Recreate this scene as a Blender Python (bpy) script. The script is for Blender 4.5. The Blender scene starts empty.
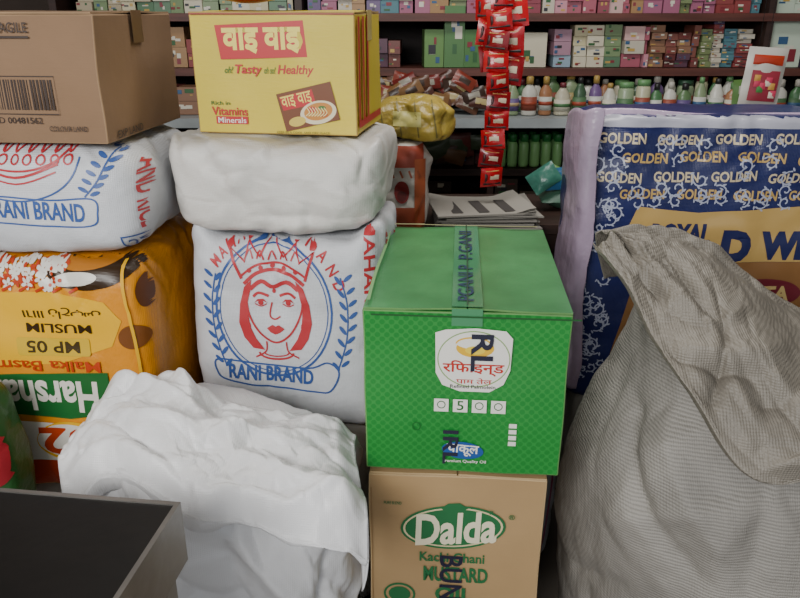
import bpy,bmesh,math,random
from mathutils import Vector,noise,Matrix
from mathutils.bvhtree import BVHTree
from mathutils.geometry import tessellate_polygon
random.seed(7)
scene=bpy.context.scene
COL=scene.collection
# ---------------------------------------------------------------- materials
def lin(h):
    h=h.lstrip('#'); o=[]
    for i in (0,2,4):
        c=int(h[i:i+2],16)/255
        o.append(c/12.92 if c<=.04045 else ((c+.055)/1.055)**2.4)
    return (*o,1)
MC={}
def M(name,hexc,rough=.6,kind='plain',**kw):
    if name in MC: return MC[name]
    m=bpy.data.materials.new(name); m.use_nodes=True
    nt=m.node_tree; N=nt.nodes; L=nt.links
    b=N['Principled BSDF']; c=lin(hexc)
    b.inputs['Base Color'].default_value=c
    b.inputs['Roughness'].default_value=rough
    b.inputs['Metallic'].default_value=kw.get('metal',0)
    b.inputs['Specular IOR Level'].default_value=kw.get('spec',.45)
    tc=N.new('ShaderNodeTexCoord')
    def nz(scale,detail=4,vec=None):
        n=N.new('ShaderNodeTexNoise'); n.inputs['Scale'].default_value=scale; n.inputs['Detail'].default_value=detail
        L.new(vec or tc.outputs['Object'],n.inputs['Vector']); return n
    def ramp(src,p0,c0,p1,c1):
        r=N.new('ShaderNodeValToRGB'); e=r.color_ramp.elements
        e[0].position=p0;e[0].color=c0;e[1].position=p1;e[1].color=c1
        L.new(src,r.inputs['Fac']); return r
    def mul(c,f): return (min(1,c[0]*f),min(1,c[1]*f),min(1,c[2]*f),1)
    def bump(src,st,dist,prev=None):
        bp=N.new('ShaderNodeBump'); bp.inputs['Strength'].default_value=st; bp.inputs['Distance'].default_value=dist
        L.new(src,bp.inputs['Height'])
        if prev: L.new(prev.outputs[0],bp.inputs['Normal'])
        return bp
    lo=kw.get('lo',.78); hi=kw.get('hi',1.1)
    if kind!='plain':
        n=nz(kw.get('ns',7),6)
        r=ramp(n.outputs['Fac'],.32,mul(c,lo),.68,mul(c,hi))
        out=r.outputs['Color']
        if kind in('weave','rib'):
            waves=[]
            for dr,s in (('Z',kw.get('ws',90)),('X',kw.get('ws2',90))):
                w=N.new('ShaderNodeTexWave'); w.bands_direction=dr; w.inputs['Scale'].default_value=s
                w.inputs['Distortion'].default_value=kw.get('wd',.6); w.inputs['Detail'].default_value=1
                L.new(tc.outputs['Object'],w.inputs['Vector']); waves.append(w)
            b1=bump(waves[0].outputs['Fac'],kw.get('wst',.25),.001)
            b2=bump(waves[1].outputs['Fac'],kw.get('wst2',.25),.001,b1)
            n2=nz(35,5); b3=bump(n2.outputs['Fac'],kw.get('nst',.35),.006,b2)
            L.new(b3.outputs[0],b.inputs['Normal'])
            if kind=='rib':
                mx=N.new('ShaderNodeMix'); mx.data_type='RGBA'; mx.blend_type='MULTIPLY'; mx.inputs[0].default_value=1
                r2=ramp(waves[0].outputs['Fac'],.1,(.74,.74,.74,1),.7,(1,1,1,1))
                L.new(out,mx.inputs[6]); L.new(r2.outputs['Color'],mx.inputs[7]); out=mx.outputs[2]
        elif kind=='carton':
            mp=N.new('ShaderNodeMapping'); mp.inputs['Scale'].default_value=(1,1,8)
            L.new(tc.outputs['Object'],mp.inputs['Vector'])
            n2=nz(40,4,mp.outputs[0]); b1=bump(n2.outputs['Fac'],.15,.002)
            n3=nz(9,3); b2=bump(n3.outputs['Fac'],.25,.01,b1); L.new(b2.outputs[0],b.inputs['Normal'])
        elif kind=='dots':
            mp=N.new('ShaderNodeMapping'); mp.inputs['Scale'].default_value=(1,0,1)
            L.new(tc.outputs['Object'],mp.inputs['Vector'])
            mp2=N.new('ShaderNodeMapping'); mp2.inputs['Rotation'].default_value=(0,math.radians(45),0); mp2.inputs['Location'].default_value=(0,.003,0)
            L.new(mp.outputs[0],mp2.inputs['Vector'])
            v=N.new('ShaderNodeTexVoronoi'); v.inputs['Scale'].default_value=kw.get('vs',75); v.inputs['Randomness'].default_value=0
            L.new(mp2.outputs[0],v.inputs['Vector'])
            r2=ramp(v.outputs['Distance'],.42,(0,0,0,1),.56,(1,1,1,1))
            mx=N.new('ShaderNodeMix'); mx.data_type='RGBA'
            mx.inputs[7].default_value=lin(kw['c2'])
            mm=N.new('ShaderNodeMath'); mm.operation='MULTIPLY'; mm.inputs[1].default_value=.38
            L.new(r2.outputs['Color'],mm.inputs[0]); L.new(mm.outputs[0],mx.inputs[0]); L.new(out,mx.inputs[6]); out=mx.outputs[2]
            n3=nz(9,3); b2=bump(n3.outputs['Fac'],.25,.01); L.new(b2.outputs[0],b.inputs['Normal'])
        elif kind=='plastic':
            n2=nz(14,6); b1=bump(n2.outputs['Fac'],kw.get('bst',.5),.02); L.new(b1.outputs[0],b.inputs['Normal'])
        elif kind=='wood':
            mp=N.new('ShaderNodeMapping'); mp.inputs['Scale'].default_value=(1,12,12)
            L.new(tc.outputs['Object'],mp.inputs['Vector'])
            n2=nz(4,6,mp.outputs[0]); r=ramp(n2.outputs['Fac'],.3,mul(c,.6),.7,mul(c,1.2)); out=r.outputs['Color']
        L.new(out,b.inputs['Base Color'])
    MC[name]=m; return m
def ink(h,rough=.45): return M('ink_'+h.strip('#'),h,rough)
# ---------------------------------------------------------------- mesh helpers
class MB:
    def __init__(s): s.v=[];s.f=[];s.m=[];s.mats=[];s.sm=[]
    def mi(s,mat):
        if mat not in s.mats: s.mats.append(mat)
        return s.mats.index(mat)
    def add(s,vs,fs,mat,smooth=False):
        o=len(s.v); s.v+= [tuple(v) for v in vs]; i=s.mi(mat)
        for f in fs: s.f.append(tuple(o+k for k in f)); s.m.append(i); s.sm.append(smooth)
    def box(s,x0,x1,y0,y1,z0,z1,mat,T=None):
        vs=[Vector(p) for p in((x0,y0,z0),(x1,y0,z0),(x1,y1,z0),(x0,y1,z0),(x0,y0,z1),(x1,y0,z1),(x1,y1,z1),(x0,y1,z1))]
        if T: vs=[T@v for v in vs]
        s.add(vs,[(0,3,2,1),(4,5,6,7),(0,1,5,4),(1,2,6,5),(2,3,7,6),(3,0,4,7)],mat)
    def lathe(s,cx,cy,z0,prof,mat,n=16,sx=1,sy=1,T=None):
        vs=[];fs=[]
        for r,z in prof:
            for k in range(n):
                a=2*math.pi*k/n; vs.append(Vector((cx+r*sx*math.cos(a),cy+r*sy*math.sin(a),z0+z)))
        for j in range(len(prof)-1):
            for k in range(n):
                fs.append((j*n+k,j*n+(k+1)%n,(j+1)*n+(k+1)%n,(j+1)*n+k))
        fs.append(tuple(range(n))[::-1]); fs.append(tuple((len(prof)-1)*n+k for k in range(n)))
        if T: vs=[T@v for v in vs]
        s.add(vs,fs,mat,True)
    def grid(s,fn,nu,nv,mat,smooth=True):
        vs=[fn(i/nu,j/nv) for j in range(nv+1) for i in range(nu+1)]
        fs=[(j*(nu+1)+i,j*(nu+1)+i+1,(j+1)*(nu+1)+i+1,(j+1)*(nu+1)+i) for j in range(nv) for i in range(nu)]
        s.add(vs,fs,mat,smooth)
    def pillow(s,T,w,h,t,mat,crimp=.08,nu=8,nv=8,seed=0):
        for sg in(1,-1):
            def fn(u,v):
                x=u*2-1;y=v*2-1
                k=max(0,1-abs(y)**4)*max(0,1-x*x)
                wob=.15*t*noise.noise(Vector((x*2+seed,y*2,seed)))
                return T@Vector((x*w/2,sg*(-1)*(t*k+ .0004)+wob,y*h/2))
            s.grid(fn,nu,nv,mat)
    def obj(s,name):
        me=bpy.data.meshes.new(name); me.from_pydata(s.v,[],s.f)
        for m in s.mats: me.materials.append(m)
        for p,i,sm in zip(me.polygons,s.m,s.sm): p.material_index=i; p.use_smooth=sm
        me.update(); o=bpy.data.objects.new(name,me); COL.objects.link(o); return o
def from_bm(bm,name,mats,smooth=False):
    me=bpy.data.meshes.new(name); bm.to_mesh(me); bm.free()
    for m in mats: me.materials.append(m)
    for p in me.polygons: p.use_smooth=smooth
    o=bpy.data.objects.new(name,me); COL.objects.link(o); return o
def finish(name,objs):
    objs=[o for o in objs if o]
    a=objs[0]
    if len(objs)>1:
        with bpy.context.temp_override(active_object=a,object=a,selected_objects=objs,selected_editable_objects=objs):
            bpy.ops.object.join()
    a.name=name; a.data.name=name
    xs=[v.co for v in a.data.vertices]
    c=Vector(((min(p.x for p in xs)+max(p.x for p in xs))/2,(min(p.y for p in xs)+max(p.y for p in xs))/2,min(p.z for p in xs)))
    a.data.transform(Matrix.Translation(-c)); a.location=c
    return a
def solid(o,t):
    md=o.modifiers.new('s','SOLIDIFY'); md.thickness=t; md.offset=0
    dg=bpy.context.evaluated_depsgraph_get()
    me=bpy.data.meshes.new_from_object(o.evaluated_get(dg)); o.modifiers.clear(); o.data=me; return o
def ss(a,b,x):
    t=max(0,min(1,(x-a)/(b-a))); return t*t*(3-2*t)
def facet(p,warp=.35):
    """crumpled-sheet height: planar facets meeting in creases (0..~1)"""
    q=p+Vector((noise.noise(p*1.3),noise.noise(p*1.3+Vector((9,2,4))),noise.noise(p*1.3+Vector((3,7,1)))))*warp
    d=noise.voronoi(q)[0]
    return min(1,d[1]-d[0])
def crease_eval(C,p):
    s=0
    for a,ab,l2,w,e,amp in C:
        ap=p-a; t=ap.dot(ab)/l2
        if t<=0 or t>=1: continue
        d=(ap-ab*t).length
        if d>w*5: continue
        s+=amp*math.exp(-(math.sqrt(d*d+e*e)-e)/w)*math.sqrt(math.sin(math.pi*t))
    return s
def mkcrease(a,b,w,amp):
    a=Vector(a);b=Vector(b); ab=b-a; return (a,ab,ab.length_squared,w,w*.4,amp)
def rnd_creases(seed,n,gen,wr=(.006,.016),ar=(.003,.008)):
    r=random.Random(seed); C=[]
    for _ in range(n):
        a,b=gen(r); C.append(mkcrease(a,b,r.uniform(*wr),r.uniform(*ar)*r.choice([1,-1,-1])))
    return C
# ---------------------------------------------------------------- printing
class Print:
    def __init__(s,cx,cy,su,sv): s.cx=cx;s.cy=cy;s.su=su;s.sv=sv;s.L=[];s.k=-1;s.hold=False
    def add(s,mat,pts,faces):
        if not s.hold: s.k+=1
        s.L.append((mat,[((x-s.cx)*s.su,-(y-s.cy)*s.sv) for x,y in pts],faces,s.k))
    def begin(s): s.k+=1; s.hold=True
    def end(s): s.hold=False
    def poly(s,mat,pts):
        t=tessellate_polygon([[Vector((x,y,0)) for x,y in pts]]); s.add(mat,pts,[tuple(f) for f in t])
    def rect(s,mat,x0,y0,x1,y1,r=0):
        if r:
            pts=[]
            for cx,cy,a0 in((x1-r,y0+r,-90),(x1-r,y1-r,0),(x0+r,y1-r,90),(x0+r,y0+r,180)):
                for k in range(6):
                    a=math.radians(a0+k*18); pts.append((cx+r*math.cos(a),cy+r*math.sin(a)))
            s.poly(mat,pts)
        else: s.poly(mat,[(x0,y0),(x1,y0),(x1,y1),(x0,y1)])
    def ell(s,mat,cx,cy,rx,ry,rot=0,n=36):
        r=math.radians(rot); s.poly(mat,[(cx+rx*math.cos(a)*math.cos(r)-ry*math.sin(a)*math.sin(r),cy+rx*math.cos(a)*math.sin(r)+ry*math.sin(a)*math.cos(r)) for a in [2*math.pi*k/n for k in range(n)]])
    def stroke(s,mat,pts,w=1.5,closed=False,smooth=True):
        P=[Vector(p) for p in pts]
        if smooth and len(P)>2:
            Q=[];n=len(P)
            rng=range(n if closed else n-1)
            for i in rng:
                g=lambda k:P[k%n] if closed else P[max(0,min(n-1,k))]
                p0,p1,p2,p3=g(i-1),g(i),g(i+1),g(i+2)
                for k in range(5):
                    t=k/5; Q.append(.5*((2*p1)+(p2-p0)*t+(2*p0-5*p1+4*p2-p3)*t*t+(3*p1-p0-3*p2+p3)*t**3))
            if not closed: Q.append(P[-1])
            P=Q
        n=len(P); vs=[];fs=[]
        for i in range(n):
            a=P[(i-1)%n] if (closed or i>0) else P[i]; b=P[(i+1)%n] if (closed or i<n-1) else P[i]
            d=(b-a); d=d.normalized() if d.length>0 else Vector((1,0)); nn=Vector((-d.y,d.x))*w/2
            vs+=[tuple(P[i]+nn),tuple(P[i]-nn)]
        for i in range(n if closed else n-1):
            j=(i+1)%n; fs.append((2*i,2*i+1,2*j+1,2*j))
        s.add(mat,vs,fs)
    def ring(s,mat,cx,cy,rx,ry,w=1.5,a0=0,a1=360,n=48):
        pts=[(cx+rx*math.cos(math.radians(a0+(a1-a0)*k/n)),cy+ry*math.sin(math.radians(a0+(a1-a0)*k/n))) for k in range(n+(0 if a1-a0==360 else 1))]
        s.stroke(mat,pts,w,closed=(a1-a0==360),smooth=False)
    def text(s,mat,t,x0,y0,x1,y1,q=0,rot=0,bold=.01,shear=0):
        """fit text to bbox; q = quarter turns (clockwise), rot = extra degrees about centre"""
        cu=bpy.data.curves.new('t','FONT'); cu.body=t; cu.offset=bold; cu.resolution_u=3; cu.shear=shear
        o=bpy.data.objects.new('t',cu); COL.objects.link(o)
        dg=bpy.context.evaluated_depsgraph_get(); me=bpy.data.meshes.new_from_object(o.evaluated_get(dg))
        vs=[(v.co.x,-v.co.y) for v in me.vertices]; fs=[tuple(p.vertices) for p in me.polygons]
        bpy.data.objects.remove(o); bpy.data.curves.remove(cu); bpy.data.meshes.remove(me)
        if not vs: return
        for _ in range(q%4): vs=[(-y,x) for x,y in vs]
        ax=min(v[0] for v in vs);bx=max(v[0] for v in vs);ay=min(v[1] for v in vs);by=max(v[1] for v in vs)
        vs=[(x0+(x-ax)/max(1e-6,bx-ax)*(x1-x0),y0+(y-ay)/max(1e-6,by-ay)*(y1-y0)) for x,y in vs]
        if rot:
            cx=(x0+x1)/2;cy=(y0+y1)/2;c=math.cos(math.radians(rot));sn=math.sin(math.radians(rot))
            vs=[(cx+(x-cx)*c-(y-cy)*sn,cy+(x-cx)*sn+(y-cy)*c) for x,y in vs]
        s.add(mat,vs,fs)
    def arctext(s,mat,t,cx,cy,rx,ry,a0,a1,hw,hh):
        n=len(t)
        for i,ch in enumerate(t):
            if ch==' ': continue
            a=a0+(a1-a0)*i/max(1,n-1); r=math.radians(a)
            x=cx+rx*math.cos(r);y=cy+ry*math.sin(r)
            s.text(mat,ch,x-hw*(.35 if ch=='I' else 1),y-hh,x+hw*(.35 if ch=='I' else 1),y+hh,rot=a+90,bold=.02)
    def build(s,mapper,curved=False,base=.0006,step=.00012,maxlen=.01):
        allv=[];allf=[];mi=[];mats=[]
        if curved: step=min(step,.012/max(1,s.k))
        for mat,vs,fs,k in s.L:
            if mat not in mats: mats.append(mat)
            if curved:
                bm=bmesh.new(); bv=[bm.verts.new((x,y,0)) for x,y in vs]
                for f in fs:
                    try: bm.faces.new([bv[i] for i in f])
                    except Exception: pass
                for _ in range(7):
                    bmesh.ops.triangulate(bm,faces=bm.faces[:])
                    E=[e for e in bm.edges if e.calc_length()>maxlen]
                    if not E: break
                    bmesh.ops.subdivide_edges(bm,edges=E,cuts=1)
                bmesh.ops.triangulate(bm,faces=bm.faces[:])
                bm.verts.index_update()
                vs=[(v.co.x,v.co.y) for v in bm.verts]; fs=[tuple(v.index for v in f.verts) for f in bm.faces]; bm.free()
            off=base+step*k
            W=[mapper(x,y,off) for x,y in vs]; o=len(allv)
            allv+=[tuple(w) if w is not None else (0,0,0) for w in W]
            for f in fs:
                if all(W[i] is not None for i in f):
                    q=[W[i] for i in f]
                    if curved and max((q[a]-q[a-1]).length for a in range(len(q)))>.05: continue
                    allf.append(tuple(o+i for i in f)); mi.append(mats.index(mat))
        me=bpy.data.meshes.new('print'); me.from_pydata(allv,[],allf)
        for m in mats: me.materials.append(m)
        for p,i in zip(me.polygons,mi): p.material_index=i; p.use_smooth=curved
        bm=bmesh.new(); bm.from_mesh(me)
        bmesh.ops.delete(bm,geom=[v for v in bm.verts if not v.link_faces],context='VERTS')
        bm.to_mesh(me); bm.free()
        o=bpy.data.objects.new('print',me); COL.objects.link(o); return o
def planar(o,U,V,Nn):
    o=Vector(o);U=Vector(U);V=Vector(V);Nn=Vector(Nn)
    return lambda x,y,off:o+U*x+V*y+Nn*off
def rayed(obj,c,yaw=0,tilt=0):
    bm=bmesh.new(); bm.from_mesh(obj.data); bvh=BVHTree.FromBMesh(bm); bm.free()
    R=Matrix.Rotation(math.radians(yaw),3,'Z'); U=R@Vector((1,0,0)); V=Vector((0,0,1)); Nn=R@Vector((0,-1,0)); c=Vector(c)
    def f(x,y,off):
        h=bvh.ray_cast(c+U*x+V*y+Nn*.6,-Nn)
        if h[0] is None: return None
        n=h[1] if h[1].dot(Nn)>0 else -h[1]
        if n.dot(Nn)<.08: return None
        return h[0]+n*off
    return f
# ---------------------------------------------------------------- sack / carton builders
def sack(c,w,d,h,yaw,mat,n=5,seed=0,lump=.007,wr=1.0,N=56,ears=0,folds=.0025,m=9,bul=.04,nc=26,taper=0,crum=.0022,e0=.62):
    """c = centre of bottom; n plan roundness, m vertical roundness"""
    bm=bmesh.new(); bmesh.ops.create_cube(bm,size=2)
    bmesh.ops.subdivide_edges(bm,edges=bm.edges[:],cuts=N,use_grid_fill=True)
    R=Matrix.Rotation(math.radians(yaw),3,'Z'); S=Vector((seed*3.7,seed*1.3,seed*2.1)); c=Vector(c)
    def gen(r):
        k=r.random(); L=r.uniform(.07,.22)
        z=r.choice([r.uniform(-.5,.5),r.uniform(.3,.5),r.uniform(-.5,-.3)])*h
        ang=r.uniform(-.9,.9) if r.random()<.6 else r.uniform(0,3.1)
        if k<.6: p=Vector((r.uniform(-.5,.5)*w,-d/2*.97,z)); t=Vector((math.cos(ang),0,math.sin(ang)))
        elif k<.85: p=Vector((w/2*.97,r.uniform(-.5,.5)*d,z)); t=Vector((0,math.cos(ang),math.sin(ang)))
        else: p=Vector((w/2*.9,-d/2*.9,z)); t=Vector((.3,.3,1)).normalized()
        return p-t*L/2,p+t*L/2
    C=rnd_creases(seed,nc,gen,(.006,.018),(.002*wr,.007*wr))
    for v in bm.verts:
        p=v.co; L=((abs(p.x)**n+abs(p.y)**n)**(m/n)+abs(p.z)**m)**(1/m); q=p/L
        b=(1-bul*q.z*q.z*1.5)*(1+taper*q.z)
        l=Vector((q.x*w/2*b,q.y*d/2*b,q.z*h/2))
        dr=Vector((q.x,q.y,q.z*.3)).normalized()
        ds=lump*noise.noise(l*5+S)*1.5+lump*.35*noise.noise(l*15+S)
        ds+=crease_eval(C,l)+crum*wr*(facet(Vector((l.x*9,l.y*9,l.z*15))+S)-.4)
        e=ss(.5,.95,abs(q.z))
        ds+=folds*e*math.sin((l.x+l.y*.8)*65+noise.noise(l*8+S)*9)
        l+=dr*ds
        l.z=max(-h/2,min(h/2,l.z))
        if ears: l.z+=ears*ss(e0,.95,abs(q.x))*ss(.3,.9,q.z)*(1-.6*ss(-.9,.6,q.y))
        v.co=R@l+c+Vector((0,0,h/2))
    bmesh.ops.recalc_face_normals(bm,faces=bm.faces[:])
    return from_bm(bm,'sack',[mat],True)
def carton(c,w,d,h,yaw,mat,edge,tape=None,seed=0,dent=.0025,flapax='y',tapew=.05,lift=.004,fmat=None):
    """c = centre of bottom; front face is -Y"""
    fmat=fmat or mat
    R=Matrix.Translation(Vector(c))@Matrix.Rotation(math.radians(yaw),4,'Z')
    bm=bmesh.new(); bmesh.ops.create_cube(bm,size=1)
    bmesh.ops.subdivide_edges(bm,edges=bm.edges[:],cuts=14,use_grid_fill=True)
    for v in bm.verts:
        l=Vector((v.co.x*w,v.co.y*d,v.co.z*(h-.004)))
        nn=Vector([noise.noise(l*7+Vector((seed*5+k*9,0,k))) for k in range(3)])
        l+=Vector((nn.x*dent,nn.y*dent,0)); l.z+=(h-.004)/2
        v.co=R@l
    bmesh.ops.recalc_face_normals(bm,faces=bm.faces[:])
    E=[e for e in bm.edges if len(e.link_faces)==2 and e.calc_face_angle()>1]
    bmesh.ops.bevel(bm,geom=E,offset=.0028,segments=2,affect='EDGES',material=1,profile=.5)
    o=from_bm(bm,'carton',[mat,edge],False)
    mb=MB()
    for sg in(-1,1):
        def fn(u,v,dz=0):
            if flapax=='y':
                x=sg*((1-u)*(w/2-.0015)+u*.0015); y=(v-.5)*(d-.002)
            else:
                y=sg*((1-u)*(d/2-.0015)+u*.0015); x=(v-.5)*(w-.002)
            z=h-.004+dz+lift*ss(.3,1,u)*(.5+.5*noise.noise(Vector((v*3,sg*2,seed))))
            return R@Vector((x,y,z))
        for dz in(.0003,.0036): mb.grid(lambda u,v:fn(u,v,dz),10,16,fmat,False)
        for k in(0,1):
            mb.grid(lambda u,v:fn(k,u,.0003+v*.0033),16,1,edge,False)
            mb.grid(lambda u,v:fn(u,k,.0003+v*.0033),10,1,edge,False)
    if tape:
        tw=tapew/2
        if flapax=='y':
            mb.grid(lambda u,v:R@Vector(((u-.5)*tapew,(v-.5)*d,h+lift*.8+.0006)),2,8,tape)
            mb.box(-tw,tw,-d/2-.0032,-d/2-.0026,h-.03,h+.003,tape,R)
        else:
            mb.grid(lambda u,v:R@Vector(((u-.5)*w,(v-.5)*tapew,h+lift*.8+.0006)),8,2,tape)
            mb.box(w/2+.0026,w/2+.0032,-tw,tw,h-.06,h+.003,tape,R)
    f=mb.obj('flaps')
    Rr=R.to_3x3()
    front=planar(R@Vector((0,-d/2-.0022,h/2)),Rr@Vector((1,0,0)),(0,0,1),Rr@Vector((0,-1,0)))
    right=planar(R@Vector((w/2+.0022,0,h/2)),Rr@Vector((0,1,0)),(0,0,1),Rr@Vector((1,0,0)))
    top=planar(R@Vector((0,0,h+lift+.0012)),Rr@Vector((1,0,0)),Rr@Vector((0,1,0)),(0,0,1))
    return [o,f],front,right,top
def cr_(P,t):
    n=len(P)-1; s=min(n-1e-6,max(0,t*n)); i=int(s); f=s-i
    g=lambda k:Vector(P[max(0,min(n,k))]); p0,p1,p2,p3=g(i-1),g(i),g(i+1),g(i+2)
    return .5*((2*p1)+(p2-p0)*f+(2*p0-5*p1+4*p2-p3)*f*f+(3*p1-p0-3*p2+p3)*f**3)
# ================================================================ ROOM
X0,X1,Y0,Y1,ZC=-1.95,2.75,-1.6,3.85,2.7
flo=M('concrete_floor','#5d564e',.85,'carton',ns=3); wal=M('back_wall_paint','#4a3f38',.9,'carton',ns=2); side=M('side_wall_paint','#6d665c',.9,'carton',ns=2); cei=M('ceiling_paint','#8a847b',.9,'carton',ns=2)
def slab(name,a,b,mat):
    mb=MB(); mb.box(a[0],b[0],a[1],b[1],a[2],b[2],mat); return finish(name,[mb.obj(name)])
slab('floor',(X0-.1,Y0,-.1),(X1+.1,Y1+.1,0),flo)
slab('wall_back',(X0-.1,Y1,0),(X1+.1,Y1+.1,ZC),wal)
slab('wall_left',(X0-.1,Y0,0),(X0,Y1,ZC),side)
slab('wall_right',(X1,Y0,0),(X1+.1,Y1,ZC),side)
slab('ceiling',(X0-.1,Y0,ZC),(X1+.1,Y1+.1,ZC+.1),cei)
# ================================================================ SHELVING
wood=M('dark_shelf_wood','#33211c',.55,'wood'); woodr=M('red_shelf_edge','#5a322a',.5,'wood'); pale=M('pale_shelf_board','#9aa1a3',.35,'carton',ns=5); back=M('shelf_back_panel','#1c1514',.8,'wood')
mb=MB()
mb.box(-1.5,2.6,3.78,3.82,0,2.3,back)
for x in(-1.5,-.45,.405,1.58,2.57): mb.box(x,x+.03,3.40,3.78,0,2.3,wood)
for z,m in((1.735,wood),(1.487,woodr),(1.262,woodr),(.82,wood),(.58,wood),(.3,wood),(.05,wood),(2.0,wood),(2.28,wood)):
    mb.box(-1.47,2.57,3.41,3.78,z-.02,z,m); mb.box(-1.5,2.6,3.385,3.41,z-.03,z+.002,m)
mb.box(-1.5,2.6,3.22,3.78,1.04,1.073,pale)
mb.box(-1.5,2.6,3.19,3.22,1.035,1.075,pale)
for x in(-1.5,2.57): mb.box(x,x+.03,3.22,3.4,0,1.04,wood)
finish('display_shelf',[mb.obj('s')])
PAL={'soap':['#71855f','#b8b08e','#a89c82','#56755a','#c3bca6'],'pink':['#9c5462','#b8808c','#86404c','#bf9c98','#b8b0a0'],
 'brown':['#653630','#74443a','#4f3040','#82604a','#5b2b2b'],'mix':['#5d4a70','#46707a','#94566f','#6c7850','#96744e','#843c3c','#b8b0a0'],
 'green':['#47703f','#5c8048','#365f3a','#748c58','#a8a478'],'dark':['#33221e','#402a22','#4a2a24','#2a2622','#40352a'],'blue':['#54748f','#8aa0b0','#a4b0b8','#a07c8c'],'teal':['#56908a','#80aa9a','#b8c6b4']}
mb=MB(); wh='#c8c3b4'
def boxes(x0,x1,z,zt,pal,bw=.09,bh=.04,yf=3.44,lab=True,fill=.97):
    x=x0
    while x<x1-.02:
        w=min(bw*random.uniform(.7,1.25),x1-x); zz=z; top=z+(zt-z)*random.uniform(fill-.22,fill); c=random.choice(PAL[pal])
        hb=bh*random.choice([.75,1,1,1.5])
        while zz<top-hb*.6:
            hh=hb*random.uniform(.92,1.05); 
            if random.random()<.3:c=random.choice(PAL[pal])
            jx=random.uniform(-.004,.004); yy=yf+random.uniform(0,.03)
            a=random.uniform(-.08,.08); T=Matrix.Translation((x+w/2+jx,yy,zz))@Matrix.Rotation(a,4,'Z')
            mb.box(-w/2+.002,w/2-.002,0,.13,0,hh-.0015,ink(c),T)
            if lab:
                for q in range(4 if hh>.08 else 3):
                    c2=random.choice([wh,'#b0904a','#7a2a34','#34567a','#2f5a34',wh,'#2a2a30']); a=random.uniform(.03,.6)-.5; bz=random.uniform(.08,.7)
                    ww=random.uniform(.1,.36)
                    mb.box(w*a,w*min(.48,a+ww),-.0008*(q+1),0,hh*bz,hh*min(.95,bz+random.uniform(.08,.28)),ink(c2),T)
            zz+=hh
        x+=w
Z=1.2645
boxes(.54,.67,Z,1.46,'soap',.13,.19); boxes(.68,.76,Z,1.46,'blue',.08,.055); boxes(.765,.98,Z,1.46,'soap',.08,.045)
boxes(.985,1.10,Z,1.47,'pink',.11,.06); boxes(1.105,1.32,Z,1.46,'brown',.06,.03); boxes(1.325,1.56,Z,1.47,'mix',.06,.027)
boxes(1.62,1.78,Z,1.46,'teal',.16,.2); boxes(1.79,2.5,Z,1.45,'mix',.09,.05)
boxes(0.02,.39,Z,1.46,'green',.075,.17); boxes(-.4,.0,Z,1.42,'brown',.1,.08); boxes(-1.4,-.46,Z,1.42,'mix',.1,.06)
for a,b,p in((-1.4,-.46,'soap'),(-.4,.39,'mix'),(.45,1.0,'pink'),(1.0,1.56,'mix'),(1.63,2.5,'teal')):
    boxes(a,b,1.4895,1.66,p,.07,.05); boxes(a,b,1.7375,1.9,p,.11,.07); boxes(a,b,2.0025,2.18,'brown',.13,.09)
for z in(.8225,.5825,.3025,.0525):
    for a,b in((-1.4,-.46),(-.4,.39),(.8,1.56),(1.63,2.5)): boxes(a,b,z,z+.17,'dark',.12,.07,yf=3.47)
boxes(.45,.8,.5825,.75,'dark',.1,.06)
boxes(-1.4,-.46,1.076,1.2,'brown',.1,.06,yf=3.3)
finish('shelf_product_boxes',[mb.obj('s')])
mb=MB()
for i in range(70):
    x=random.uniform(-.42,.36); z=1.095+random.uniform(0,.11)
    T=Matrix.Translation((x,3.30+random.uniform(0,.10),z+.012))@Matrix.Rotation(random.uniform(-.6,.6),4,'Y')@Matrix.Rotation(random.uniform(-.5,0),4,'X')
    mb.pillow(T,.10,.06,.012,ink(random.choice(['#6a2622','#48271f','#7a3428','#5a3a2a','#37261f','#7a5a3a']),.3),seed=i)
    mb.pillow(T@Matrix.Translation((0,-.0115,0)),.05,.025,.002,ink(random.choice(['#a89868','#8a8478','#3a2a20']),.3),seed=i,nu=4,nv=4)
for i in range(60):
    x=random.uniform(-.42,1.5); z=.86+random.uniform(0,.11)
    if .42<x<.78: continue
    T=Matrix.Translation((x,3.37+random.uniform(0,.04),z))@Matrix.Rotation(random.uniform(-.5,.5),4,'Y')
    mb.pillow(T,.12,.07,.012,ink(random.choice(['#5a2622','#432a22','#5c4026','#34402a','#37272c'])),seed=i)
finish('snack_packet_pile',[mb.obj('s')])
mb=MB(); i=0
cols=['#b0ae92','#48704a','#c0beb4','#5a7550','#80906f','#c4c2b8','#9c6e4e','#b8b29c','#3f5a42','#6c5480','#bdbaae','#88997a']
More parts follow.
